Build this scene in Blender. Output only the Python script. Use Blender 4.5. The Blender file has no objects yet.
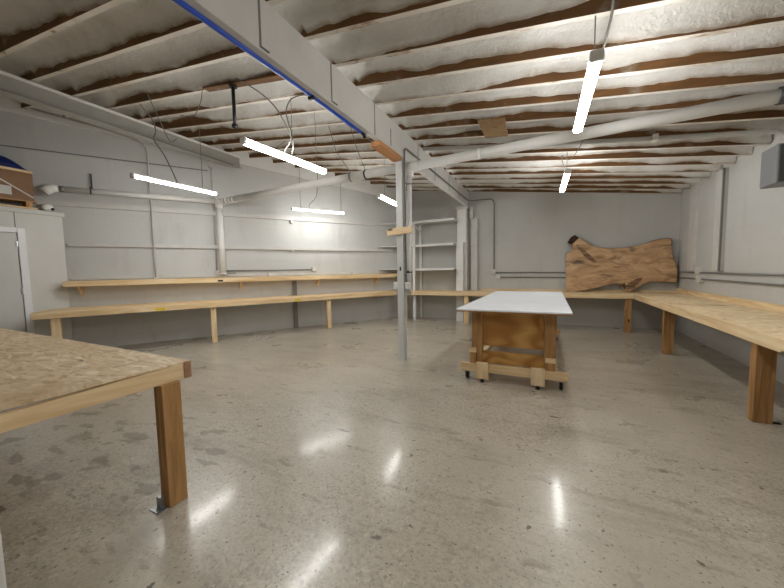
import bpy, bmesh, math, random
from mathutils import Vector, Matrix, noise

random.seed(7)
K = 0.873                      # everything below is laid out in units of 0.873 m; scaled to metres at the end
C = bpy.context.scene.collection
PI = math.pi

# ------------------------------------------------------------------ materials
def lin(c):
    return tuple((v/12.92 if v <= .04045 else ((v+.055)/1.055)**2.4) for v in c)

class NT:
    def __init__(self, name):
        self.m = bpy.data.materials.new(name); self.m.use_nodes = True
        self.t = self.m.node_tree; self.t.nodes.clear()
        self.out = self.n('ShaderNodeOutputMaterial')
        self.b = self.n('ShaderNodeBsdfPrincipled')
        self.l(self.b.outputs[0], self.out.inputs[0])
        self.tc = self.n('ShaderNodeTexCoord')
    def n(self, t, **k):
        x = self.t.nodes.new(t)
        for a, v in k.items(): setattr(x, a, v)
        return x
    def l(self, a, b): self.t.links.new(a, b)
    def mapping(self, scale=(1,1,1), rot=(0,0,0), loc=(0,0,0), src=None):
        mp = self.n('ShaderNodeMapping')
        mp.inputs['Scale'].default_value = scale; mp.inputs['Rotation'].default_value = rot
        mp.inputs['Location'].default_value = loc
        self.l(src or self.tc.outputs['Object'], mp.inputs['Vector'])
        return mp.outputs[0]
    def noise(self, vec, scale, detail=4, rough=.55, dist=0):
        x = self.n('ShaderNodeTexNoise')
        x.inputs['Scale'].default_value = scale; x.inputs['Detail'].default_value = detail
        x.inputs['Roughness'].default_value = rough; x.inputs['Distortion'].default_value = dist
        self.l(vec, x.inputs['Vector']); return x.outputs['Fac']
    def ramp(self, fac, stops):
        r = self.n('ShaderNodeValToRGB'); e = r.color_ramp.elements
        while len(e) > len(stops): e.remove(e[-1])
        while len(e) < len(stops): e.new(.5)
        for i, (p, c) in enumerate(stops):
            e[i].position = p
            if not isinstance(c, (tuple, list)): c = (c, c, c)
            e[i].color = (*c[:3], 1)
        self.l(fac, r.inputs[0]); return r.outputs[0]
    def mix(self, a, b, fac, mode='MIX'):
        x = self.n('ShaderNodeMix', data_type='RGBA', blend_type=mode)
        for v, s in ((fac, x.inputs[0]), (a, x.inputs[6]), (b, x.inputs[7])):
            if hasattr(v, 'is_output'): self.l(v, s)
            elif isinstance(v, (tuple, list)): s.default_value = (*v[:3], 1)
            else: s.default_value = v
        return x.outputs[2]
    def bump(self, h, strength=.3, dist=.01, prev=None):
        x = self.n('ShaderNodeBump'); x.inputs['Strength'].default_value = strength
        x.inputs['Distance'].default_value = dist
        self.l(h, x.inputs['Height'])
        if prev is not None: self.l(prev, x.inputs['Normal'])
        self.l(x.outputs[0], self.b.inputs['Normal']); return x.outputs[0]
    def set(self, col=None, rough=None, metal=None, spec=None):
        for v, k in ((col, 'Base Color'), (rough, 'Roughness'), (metal, 'Metallic'), (spec, 'Specular IOR Level')):
            if v is None: continue
            s = self.b.inputs[k]
            if hasattr(v, 'is_output'): self.l(v, s)
            elif isinstance(v, (tuple, list)): s.default_value = (*v[:3], 1)
            else: s.default_value = v
        return self.m

def plain(name, c, rough=.5, metal=0, var=.06, nscale=6):
    t = NT(name); c = lin(c)
    f = t.noise(t.mapping(), nscale, 4)
    lo = tuple(v*(1-var) for v in c); hi = tuple(min(1, v*(1+var)) for v in c)
    return t.set(t.ramp(f, [(.3, lo), (.7, hi)]), rough, metal)

def wood(name, dark, mid, light, axis='X', rough=.6, knots=True, ring=14):
    t = NT(name)
    sc = {'X': (.09, 1, 1), 'Y': (1, .09, 1), 'Z': (1, 1, .09)}[axis]
    info = t.n('ShaderNodeObjectInfo')
    add = t.n('ShaderNodeVectorMath', operation='ADD')
    mul = t.n('ShaderNodeMath', operation='MULTIPLY'); mul.inputs[1].default_value = 37
    t.l(info.outputs['Random'], mul.inputs[0])
    t.l(t.tc.outputs['Object'], add.inputs[0]); t.l(mul.outputs[0], add.inputs[1])
    v = t.mapping(sc, src=add.outputs[0])
    f = t.noise(v, ring, 5, .6, .6)
    g = t.noise(v, ring*6, 3, .7)
    col = t.ramp(f, [(.3, lin(dark)), (.5, lin(mid)), (.68, lin(light))])
    col = t.mix(col, lin(dark), t.ramp(g, [(.55, 0), (.8, .35)]))
    if knots:
        kv = t.mapping(tuple(.45 if s < 1 else 1 for s in sc), src=add.outputs[0])
        vo = t.n('ShaderNodeTexVoronoi'); vo.inputs['Scale'].default_value = 3.3; t.l(kv, vo.inputs['Vector'])
        k = t.ramp(vo.outputs['Distance'], [(.05, 1), (.085, 0)])
        col = t.mix(col, lin(tuple(x*.42 for x in dark)), k)
    t.bump(g, .15, .002)
    return t.set(col, rough)

def osb(name, tint=(1, 1, 1)):
    t = NT(name)
    v = t.mapping((1, 1, 1))
    vo = t.n('ShaderNodeTexVoronoi'); vo.inputs['Scale'].default_value = 18; vo.inputs['Randomness'].default_value = 1
    w = t.noise(v, 5, 3)
    vd = t.n('ShaderNodeVectorMath', operation='SCALE'); vd.inputs['Scale'].default_value = .35
    cmb = t.n('ShaderNodeCombineXYZ'); t.l(w, cmb.inputs[0]); t.l(t.noise(t.mapping(loc=(5, 3, 1)), 5, 3), cmb.inputs[1])
    t.l(cmb.outputs[0], vd.inputs[0])
    ad = t.n('ShaderNodeVectorMath', operation='ADD'); t.l(t.mapping((1, 2.6, 1)), ad.inputs[0]); t.l(vd.outputs[0], ad.inputs[1])
    t.l(ad.outputs[0], vo.inputs['Vector'])
    T = lambda c: tuple(a*b for a, b in zip(lin(c), tint))
    sep = t.n('ShaderNodeSeparateColor'); t.l(vo.outputs['Color'], sep.inputs[0])
    col = t.ramp(sep.outputs[0], [(0, T((.76, .65, .50))), (.25, T((.85, .76, .61))), (.75, T((.89, .81, .68))), (1, T((.94, .88, .77)))])
    big = t.noise(v, 1.3, 3)
    col = t.mix(col, T((.68, .53, .35)), t.ramp(big, [(.45, 0), (.75, .5)]))
    st = t.noise(t.mapping((.5, 1.8, 1), loc=(2, 7, 0)), 4.2, 5, .6)
    col = t.mix(col, T((.24, .17, .11)), t.ramp(st, [(.650, 0), (.685, .8)]))
    fine = t.noise(t.mapping((.35, 1.6, 1)), 45, 3)
    col = t.mix(col, T((.45, .33, .2)), t.ramp(fine, [(.58, 0), (.75, .28)]))
    t.bump(fine, .2, .003)
    return t.set(col, .62)

def blockwall(name, c, dirt=(.60, .57, .52)):
    """painted concrete block; local x runs along the wall, z up"""
    t = NT(name)
    s = t.n('ShaderNodeSeparateXYZ'); t.l(t.tc.outputs['Object'], s.inputs[0])
    cb = t.n('ShaderNodeCombineXYZ'); t.l(s.outputs[0], cb.inputs[0]); t.l(s.outputs[2], cb.inputs[1])
    br = t.n('ShaderNodeTexBrick')
    br.inputs['Scale'].default_value = 1; br.inputs['Brick Width'].default_value = .40; br.inputs['Row Height'].default_value = .20
    br.inputs['Mortar Size'].default_value = .006; br.inputs['Mortar Smooth'].default_value = .6
    br.inputs['Color1'].default_value = (1, 1, 1, 1); br.inputs['Color2'].default_value = (.93, .93, .93, 1); br.inputs['Mortar'].default_value = (0, 0, 0, 1)
    t.l(cb.outputs[0], br.inputs['Vector'])
    base = lin(c)
    n1 = t.noise(t.mapping(), 1.1, 4)
    col = t.ramp(n1, [(.3, tuple(v*.95 for v in base)), (.7, tuple(min(1, v*1.04) for v in base))])
    col = t.mix(col, tuple(v*.86 for v in base), t.ramp(br.outputs['Fac'], [(0, 0), (1, .3)]))
    n2 = t.noise(t.mapping((1, 1, .25)), 3, 5, .65)
    col = t.mix(col, lin(dirt), t.ramp(n2, [(.55, 0), (.8, .35)]))
    fine = t.noise(t.mapping(), 55, 4)
    b = t.bump(fine, .12, .004)
    inv = t.n('ShaderNodeMath', operation='SUBTRACT'); inv.inputs[0].default_value = 1; t.l(br.outputs['Fac'], inv.inputs[1])
    t.bump(inv.outputs[0], .22, .005, b)
    return t.set(col, .55)

M = {}
M['wall'] = blockwall('painted_block', (.765, .765, .752))
M['wall_left'] = blockwall('painted_block_left', (.79, .793, .785))
M['paint'] = plain('grey_white_paint', (.80, .795, .78), .45)
M['paint_bright'] = plain('white_paint', (.90, .90, .89), .4, 0, .03)
M['beam'] = plain('beam_paint', (.80, .795, .78), .5, 0, .05, 3)
M['steel_paint'] = plain('painted_steel', (.80, .805, .80), .4, 0, .04, 8)
M['pvc'] = plain('white_pvc', (.91, .91, .90), .35, 0, .03, 5)
M['conduit'] = plain('painted_conduit', (.72, .715, .70), .4)
M['conduit_dark'] = plain('grey_conduit', (.50, .50, .49), .4, .3)
M['girder'] = plain('girder_paint', (.62, .615, .59), .6)
M['box'] = plain('painted_box', (.82, .81, .79), .45)
M['black'] = plain('black_steel', (.10, .10, .11), .45, .3)
M['rubber'] = plain('black_rubber', (.07, .07, .07), .6)
M['dark'] = plain('dark_seam', (.45, .44, .42), .7)
M['cord'] = plain('grey_cord', (.42, .41, .39), .5)
M['blue'] = plain('blue_plastic', (.07, .27, .70), .35)
M['tarp'] = plain('blue_tarp', (.10, .19, .52), .5)
M['galv'] = plain('galvanised', (.62, .63, .64), .35, .8, .1, 12)
M['greymetal'] = plain('grey_enamel', (.50, .51, .52), .45, .1, .05, 5)
M['greymetal_dark'] = plain('dark_grey_enamel', (.27, .275, .28), .5, .1)
M['laminate'] = plain('white_laminate', (.90, .915, .94), .28, 0, .05, 4)
M['yellow'] = plain('yellow_sticker', (.88, .78, .18), .5)
M['paper'] = plain('white_paper', (.86, .86, .85), .6)
M['card'] = plain('brown_cardboard', (.55, .42, .31), .7)
M['gypsum'] = plain('closet_paint', (.80, .80, .785), .5, 0, .03, 3)
M['door'] = plain('door_paint', (.78, .785, .775), .45, 0, .03, 3)
M['trimwhite'] = plain('white_trim', (.90, .905, .92), .35, 0, .02)
for ax in 'XYZ':
    M['pine'+ax] = wood('pine_'+ax, (.80, .67, .48), (.90, .79, .62), (.94, .86, .71), ax)
    M['fir'+ax] = wood('fir_'+ax, (.56, .40, .24), (.70, .53, .34), (.78, .62, .43), ax)
    M['amber'+ax] = wood('amber_fir_'+ax, (.52, .375, .22), (.67, .505, .31), (.76, .60, .40), ax)
M['orange'] = wood('orange_block', (.62, .42, .25), (.74, .52, .33), (.80, .59, .40), 'Y', knots=False)
M['endgrain'] = plain('end_grain', (.64, .48, .37), .7, 0, .25, 30)
def plywood(name):
    t = NT(name)
    f = t.noise(t.mapping((.42, 1, 1.0), loc=(.3, 0, .7)), 2.3, 2, .4, .3)
    mu = t.n('ShaderNodeMath', operation='MULTIPLY'); mu.inputs[1].default_value = 48; t.l(f, mu.inputs[0])
    si = t.n('ShaderNodeMath', operation='SINE'); t.l(mu.outputs[0], si.inputs[0])
    ma = t.n('ShaderNodeMath', operation='MULTIPLY_ADD'); ma.inputs[1].default_value = .5; ma.inputs[2].default_value = .5; t.l(si.outputs[0], ma.inputs[0])
    col = t.ramp(ma.outputs[0], [(.0, lin((.68, .48, .23))), (.35, lin((.77, .58, .31))), (1, lin((.84, .66, .38)))])
    g = t.noise(t.mapping((.1, 1, 1)), 60, 3, .7)
    col = t.mix(col, lin((.58, .40, .2)), t.ramp(g, [(.55, 0), (.8, .4)]))
    return t.set(col, .5)
M['ply'] = plywood('ply')
M['osb'] = osb('osb_top')
M['osb_patch'] = osb('osb_patch', (.42, .33, .22))
M['osb_right'] = osb('osb_pale', (1.1, 1.1, 1.06))

def joist_mats():
    t = NT('joist_wood')
    f = t.noise(t.mapping((.15, 1, 1)), 9, 5, .6)
    col = t.ramp(f, [(.3, lin((.32, .215, .10))), (.6, lin((.44, .30, .15))), (.8, lin((.55, .40, .22)))])
    sp = t.noise(t.mapping(loc=(3, 1, 2)), 3.0, 5, .65)
    col = t.mix(col, lin((.60, .56, .50)), t.ramp(sp, [(.58, 0), (.72, .7)]))
    side = t.set(col, .75)
    t = NT('joist_overspray')
    f = t.noise(t.mapping((.35, 1, 1)), 3.2, 5, .7)
    col = t.ramp(f, [(.33, lin((.56, .42, .27))), (.42, lin((.86, .83, .78))), (.7, lin((.93, .915, .89)))])
    under = t.set(col, .8)
    return side, under
M['joist'], M['joist_under'] = joist_mats()

def foam_mat():
    t = NT('spray_foam')
    f = t.noise(t.mapping(), 1.6, 5, .6)
    col = t.ramp(f, [(.25, lin((.80, .79, .76))), (.5, lin((.895, .89, .875))), (.75, lin((.95, .945, .935)))])
    g = t.noise(t.mapping((.5, 1, 1)), 6, 5, .65)
    col = t.mix(col, lin((.66, .58, .48)), t.ramp(g, [(.58, 0), (.78, .45)]))
    at = t.n('ShaderNodeAttribute', attribute_name='thin')
    e = t.noise(t.mapping((.6, 1, 1), loc=(4, 4, 4)), 5, 5, .65)
    mu = t.n('ShaderNodeMath', operation='MULTIPLY'); t.l(at.outputs['Fac'], mu.inputs[0]); t.l(t.ramp(e, [(.30, .25), (.62, 1)]), mu.inputs[1])
    col = t.mix(col, lin((.50, .40, .27)), t.ramp(mu.outputs[0], [(.05, 0), (1, .95)]))
    h = t.noise(t.mapping(), 26, 5, .65)
    t.bump(h, .8, .025)
    return t.set(col, .85)
M['foam'] = foam_mat()

def floor_mat():
    t = NT('polished_concrete')
    v = t.mapping()
    a = t.noise(v, .55, 5, .6)
    col = t.ramp(a, [(.3, lin((.63, .60, .545))), (.5, lin((.695, .665, .61))), (.72, lin((.75, .725, .67)))])
    # trowel streaks and brown wear patches
    s = t.noise(t.mapping((.5, 1.6, 1), rot=(0, 0, .5)), 2.1, 6, .7, .5)
    col = t.mix(col, lin((.56, .52, .455)), t.ramp(s, [(.50, 0), (.70, .75)]))
    p = t.noise(t.mapping((1.2, 3.2, 1), rot=(0, 0, -.35), loc=(4, 2, 0)), 2.6, 5, .62)
    col = t.mix(col, lin((.46, .42, .35)), t.ramp(p, [(.60, 0), (.68, .5)]))
    # aggregate
    expo = t.ramp(t.noise(t.mapping(loc=(9, 0, 0)), .8, 3), [(.38, .25), (.6, .8)])
    for sc_, st in ((85, [(0, .55), (.10, .78), (.5, 1.0), (.9, 1.05), (1, 1.3)]), (48, [(0, .72), (.06, .9), (.2, 1.0), (.97, 1.0), (1, 1.2)])):
        vo = t.n('ShaderNodeTexVoronoi'); vo.inputs['Scale'].default_value = sc_; t.l(v, vo.inputs['Vector'])
        sep = t.n('ShaderNodeSeparateColor'); t.l(vo.outputs['Color'], sep.inputs[0])
        col = t.mix(col, t.mix(col, t.ramp(sep.outputs[0], st), 1.0, 'MULTIPLY'), expo)
    d = t.noise(t.mapping((1, 1, 1), loc=(1, 8, 0)), 17, 3, .5)
    col = t.mix(col, lin((.27, .24, .205)), t.ramp(d, [(.685, 0), (.72, .8)]))
    d3 = t.noise(t.mapping(loc=(2, 2, 0)), 48, 2, .5)
    col = t.mix(col, lin((.28, .25, .215)), t.ramp(d3, [(.66, 0), (.70, .75)]))
    d2 = t.noise(t.mapping((.8, 2.0, 1), rot=(0, 0, .9), loc=(6, 8, 0)), 5.5, 4, .5)
    col = t.mix(col, lin((.33, .295, .25)), t.ramp(d2, [(.685, 0), (.72, .75)]))
    # oily drips on the floor beside the near table
    gr = t.n('ShaderNodeTexGradient', gradient_type='SPHERICAL')
    t.l(t.mapping((.62, .95, 0), loc=(3.05*.62, -1.25*.95, 0)), gr.inputs['Vector'])
    sp = t.noise(t.mapping((1.0, 2.3, 1), rot=(0, 0, -.25), loc=(2, 5, 0)), 3.6, 3, .45)
    mul = t.n('ShaderNodeMath', operation='MULTIPLY'); t.l(sp, mul.inputs[0])
    t.l(t.ramp(gr.outputs['Fac'], [(.0, 0), (.35, 1)]), mul.inputs[1])
    stain = t.ramp(mul.outputs[0], [(.57, 0), (.62, .5)])
    col = t.mix(col, lin((.36, .32, .23)), stain)
    r = t.ramp(t.noise(v, 1.2, 5, .6), [(.3, .25), (.7, .36)])
    b1 = t.bump(t.noise(v, 30, 3), .04, .003)
    t.bump(t.noise(t.mapping(), 3, 2), .04, .02, b1)
    t.b.inputs['Coat Weight'].default_value = .32; t.b.inputs['Coat Roughness'].default_value = .115
    b2 = t.n('ShaderNodeBump'); b2.inputs['Strength'].default_value = .05; b2.inputs['Distance'].default_value = .004
    t.l(t.noise(v, 22, 3), b2.inputs['Height']); t.l(b2.outputs[0], t.b.inputs['Coat Normal'])
    return t.set(col, r, 0, .55)
M['floor'] = floor_mat()

def slab_mat():
    t = NT('walnut_slab')
    v = t.mapping((.32, 1, 1.0))
    f = t.noise(v, 5.5, 6, .62, 1.4)
    col = t.ramp(f, [(.25, lin((.46, .34, .23))), (.38, lin((.68, .53, .38))), (.55, lin((.80, .66, .50))), (.8, lin((.88, .76, .61)))])
    k = t.noise(t.mapping((.5, 1, 1.1), loc=(1.3, 0, .4)), 2.6, 4, .6, .8)
    col = t.mix(col, lin((.15, .085, .055)), t.ramp(k, [(.57, 0), (.68, .85)]))
    g = t.noise(v, 42, 3, .7)
    col = t.mix(col, lin((.28, .18, .11)), t.ramp(g, [(.55, 0), (.8, .5)]))
    t.bump(g, .2, .003)
    return t.set(col, .6)
M['slab'] = slab_mat()
M['knot'] = wood('knot', (.34, .25, .18), (.52, .40, .30), (.68, .56, .44), 'X', .8, False, 26)
M['bark'] = wood('bark', (.14, .10, .07), (.25, .18, .13), (.36, .27, .2), 'X', .9, False, 12)

def emit(name, c, s):
    m = bpy.data.materials.new(name); m.use_nodes = True; t = m.node_tree; t.nodes.clear()
    e = t.nodes.new('ShaderNodeEmission'); e.inputs[0].default_value = (*c, 1); e.inputs[1].default_value = s
    o = t.nodes.new('ShaderNodeOutputMaterial'); t.links.new(e.outputs[0], o.inputs[0]); return m
LAMP = 30.0
M['lamp'] = emit('led_tube', (1, .985, .95), LAMP); M['lamp_soft'] = emit('led_tube_dimmer', (1, .985, .95), LAMP*.6); M['lamp_wrap'] = emit('led_wrap', (1, .985, .95), LAMP*.72)

# ------------------------------------------------------------------ geometry helpers
class MB:
    def __init__(self): self.b = bmesh.new()
    def box(self, x0, x1, y0, y1, z0, z1, bev=0):
        vs = [self.b.verts.new(p) for p in ((x0,y0,z0),(x1,y0,z0),(x1,y1,z0),(x0,y1,z0),(x0,y0,z1),(x1,y0,z1),(x1,y1,z1),(x0,y1,z1))]
        fs = [self.b.faces.new([vs[i] for i in f]) for f in ((0,3,2,1),(4,5,6,7),(0,1,5,4),(1,2,6,5),(2,3,7,6),(3,0,4,7))]
        if bev:
            es = list({e for f in fs for e in f.edges})
            bmesh.ops.bevel(self.b, geom=es, offset=bev, segments=1, affect='EDGES', profile=.5)
        return self
    def bar(self, p, q, w, h, up=(0,0,1), bev=0):
        """rectangular bar from p to q, w across, h along 'up'"""
        p, q = Vector(p), Vector(q); d = (q-p).normalized(); u = Vector(up)
        s = d.cross(u).normalized(); u = s.cross(d).normalized()
        vs = []
        for c in (p, q):
            for a, b in ((-1,-1),(1,-1),(1,1),(-1,1)):
                vs.append(self.b.verts.new(c + s*(a*w/2) + u*(b*h/2)))
        fs = [self.b.faces.new([vs[i] for i in f]) for f in ((0,1,2,3),(7,6,5,4),(0,4,5,1),(1,5,6,2),(2,6,7,3),(3,7,4,0))]
        if bev:
            bmesh.ops.bevel(self.b, geom=list({e for f in fs for e in f.edges}), offset=bev, segments=1, affect='EDGES', profile=.5)
        return self
    def tube(self, pts, r, n=12, cap=True):
        pts = [Vector(p) for p in pts]; rr = r if isinstance(r, (list, tuple)) else [r]*len(pts)
        rings = []; ref = None
        for i, p in enumerate(pts):
            d = (pts[min(i+1, len(pts)-1)] - pts[max(i-1, 0)]).normalized()
            if ref is None: ref = Vector((0,0,1)) if abs(d.z) < .9 else Vector((1,0,0))
            s = d.cross(ref).normalized(); ref = s.cross(d).normalized()
            rings.append([self.b.verts.new(p + (s*math.cos(2*PI*k/n) + ref*math.sin(2*PI*k/n))*rr[i]) for k in range(n)])
        for a, b in zip(rings, rings[1:]):
            for k in range(n):
                f = self.b.faces.new((a[k], a[(k+1)%n], b[(k+1)%n], b[k])); f.smooth = True
        if cap:
            self.b.faces.new(rings[0][::-1]); self.b.faces.new(rings[-1])
        return self
    def prism(self, poly, d, bev=0):
        """closed 3-D polygon swept by vector d"""
        d = Vector(d); a = [self.b.verts.new(Vector(p)) for p in poly]; b = [self.b.verts.new(Vector(p)+d) for p in poly]
        n = len(a); fs = [self.b.faces.new(a[::-1]), self.b.faces.new(b)]
        fs += [self.b.faces.new((a[i], a[(i+1)%n], b[(i+1)%n], b[i])) for i in range(n)]
        if bev: bmesh.ops.bevel(self.b, geom=list({e for f in fs for e in f.edges}), offset=bev, segments=1, affect='EDGES', profile=.5)
        return self
    def sphere(self, c, r, sx=1, sy=1, sz=1, u=20, v=12):
        r_ = bmesh.ops.create_uvsphere(self.b, u_segments=u, v_segments=v, radius=r)
        for x in r_['verts']: x.co = Vector((x.co.x*sx, x.co.y*sy, x.co.z*sz)) + Vector(c)
        for f in self.b.faces: f.smooth = True
        return self
    def xform(self, m):
        bmesh.ops.transform(self.b, matrix=m, verts=self.b.verts); return self

def arc(c, a, b, r0, n=6):
    """quarter bend from c+a*r0 to c+b*r0 whose corner is at c+(a+b)*r0"""
    a, b, c = Vector(a), Vector(b), Vector(c)
    k = c + (a+b)*r0
    return [k - b*r0*math.cos(t) - a*r0*math.sin(t) + 0*a for t in [PI/2*i/n for i in range(n+1)]]

def bend(p, q, s, r, n=5):
    """polyline p-q-s with a rounded corner of size r at q"""
    p, q, s = Vector(p), Vector(q), Vector(s)
    a = q + (p-q).normalized()*r; b = q + (s-q).normalized()*r
    out = []
    for i in range(n+1):
        t = i/n; out.append(a*(1-t)**2 + q*2*t*(1-t) + b*t*t)
    return out

def link(name, mb, mat, parent=None, world=None):
    me = bpy.data.meshes.new(name); bmesh.ops.recalc_face_normals(mb.b, faces=mb.b.faces)
    mb.b.to_mesh(me); mb.b.free()
    for m in (mat if isinstance(mat, (list, tuple)) else [mat]): me.materials.append(m)
    o = bpy.data.objects.new(name, me); C.objects.link(o)
    if parent is not None: o.parent = parent
    return o
def wloc(o):
    l = Vector((0,0,0))
    while o is not None: l += Vector(o.location); o = o.parent
    return l
def part(parent, name, mb, mat, label=None, world=False):
    """a part; with world=True the mesh was written in room coordinates"""
    if world: mb.xform(Matrix.Translation(-wloc(parent)))
    o = link(name, mb, mat, parent)
    if label: o['label'] = label
    return o
def tag(o, label, cat, group=None):
    o['label'] = label; o['category'] = cat
    if group: o['group'] = group
    return o
def thing(name, label, cat, loc=(0,0,0), rz=0, group=None):
    o = bpy.data.objects.new(name, None); C.objects.link(o); o.location = loc; o.rotation_euler = (0, 0, rz)
    o.empty_display_size = .1
    return tag(o, label, cat, group)
def solo(name, mb, mat, label, cat, group=None):
    """a thing that is one mesh, written in room coordinates; origin moved to its base"""
    xs = [v.co for v in mb.b.verts]
    c = Vector(((min(v.x for v in xs)+max(v.x for v in xs))/2, (min(v.y for v in xs)+max(v.y for v in xs))/2, min(v.z for v in xs)))
    mb.xform(Matrix.Translation(-c)); o = link(name, mb, mat); o.location = c
    return tag(o, label, cat, group)
def struct(name, mb, mat, loc=(0,0,0), rz=0, parent=None):
    o = link(name, mb, mat, parent); o.location = loc; o.rotation_euler = (0,0,rz)
    if parent is None: o['kind'] = 'structure'
    return o

# ------------------------------------------------------------------ room
SL = .1311                                 # roof falls to the right
def roofz(x): return 3.75 - SL*(x + 2.15)  # underside of the joists
TH = .58498                                # the left wall stands at an angle
WD = Vector((math.sin(TH), math.cos(TH), 0)); WN = Vector((math.cos(TH), -math.sin(TH), 0))
W0 = Vector((-4.27, 9.58, 0)); WRZ = PI/2 - TH
def W(s, z, off=0): return W0 + WD*s + WN*off + Vector((0,0,z))
def wx(y, off=0): return (-8.85 + off + .5522*y)/.8337      # x of the left wall at depth y
RX, BY, FY = 2.66, 9.58, -3.0

struct('floor', MB().box(-13.5, RX+.2, FY-.2, BY+.2, -.15, 0), M['floor'])
b = MB().box(-13.5, RX+.2, FY-.2, BY+.2, 0, .12)
for v in b.b.verts: v.co.z += roofz(v.co.x) + .30
struct('ceiling', b, M['joist'])
# back wall (local x along +X)
b = MB().prism([(0,0,0), (RX+4.67,0,0), (RX+4.67,0,roofz(RX)+.31), (0,0,roofz(-4.67)+.31)], (0,.2,0))
struct('wall_back', b, M['wall'], (-4.67, BY, 0))
# right wall: local x runs along +Y
L = BY - FY
struct('wall_right', MB().box(0, L, -.2, 0, 0, roofz(RX)+.31), M['wall'], (RX, FY, 0), PI/2)
# left wall: local x along WD, interior at local -y
b = MB().prism([(-15.2,0,0), (0.1,0,0), (0.1,0,roofz(-4.2)+.31), (-15.2,0,roofz(-12.6)+.31)], (0,.2,0))
struct('wall_left', b, M['wall_left'], W0, WRZ)
struct('wall_front', MB().prism([(-13,FY,0), (RX,FY,0), (RX,FY,roofz(RX)+.31), (-13,FY,roofz(-13)+.31)], (0,-.2,0)), M['wall'])

# horizontal ledges and the sloping plate on the left wall
def wbox(s0, s1, z0, z1, t, bev=0):
    return MB().box(s0, s1, -t, .0, z0, z1, bev)
struct('trim_1', wbox(-7.9, -.05, 2.10, 2.185, .06), M['paint'], W0, WRZ)
struct('trim_2', wbox(-8.3, -.05, 2.885, 2.975, .05), M['paint'], W0, WRZ)
struct('trim_3', wbox(-11, -5.4, 3.91, 3.928, .014), M['conduit_dark'], W0, WRZ)
struct('trim_4', MB().prism([(-13.5,0,5.02), (-.1,0,3.72), (-.1,0,4.1), (-13.5,0,5.5)], (0,-.05,0)), M['paint_bright'], W0, WRZ)
struct('trim_5', wbox(-7.9, -.05, 1.43, 1.49, .02), M['paint'], W0, WRZ)
struct('trim_6', MB().box(RX-.05, RX, 8.57, 8.87, 1.40, roofz(RX)), M['paint'])
struct('trim_7', MB().box(RX-.06, RX, 7.40, 7.68, 1.40, roofz(RX)), M['paint'])
struct('trim_8', MB().box(RX-.075, RX-.05, 7.385, 7.42, 1.40, roofz(RX)), M['conduit_dark'])
struct('trim_9', MB().box(-1.9, RX, BY-.06, BY, roofz(RX)-.02, roofz(RX)+.06).xform(Matrix.Identity(4)), M['paint']) if False else None

# ------------------------------------------------------------------ joists and spray foam
J0, JP, JT, JH = 2.575, .4625, .05, .29
JK = list(range(-6, 16))
ordw = ['nearest the back wall', 'second', 'third', 'fourth', 'fifth', 'sixth', 'seventh', 'eighth', 'ninth', 'tenth', 'eleventh',
        'twelfth', 'thirteenth', 'fourteenth', 'fifteenth', 'sixteenth', 'seventeenth', 'eighteenth', 'nineteenth', 'twentieth', 'twenty-first', 'twenty-second', 'twenty-third']
ys = [J0 + JP*k for k in JK if J0 + JP*k + JT < BY - .01]
for i, y in enumerate(ys):
    n = len(ys) - 1 - i
    xl = wx(y) + .02; mb = MB()
    mb.box(xl, RX-.01, y, y+JT, 0, JH)
    for v in mb.b.verts: v.co.z += roofz(v.co.x)
    for f in mb.b.faces:
        if f.calc_center_median().z < roofz(f.calc_center_median().x) + .01: f.material_index = 1
    o = solo('roof_joist', mb, [M['joist'], M['joist_under']],
             ('brown wooden roof joist nearest the back wall, half buried in spray foam' if n == 0 else
              'brown wooden roof joist with foamed sides, %s counting from the back wall' % ordw[n]), 'joist', 'roof joists')

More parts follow.
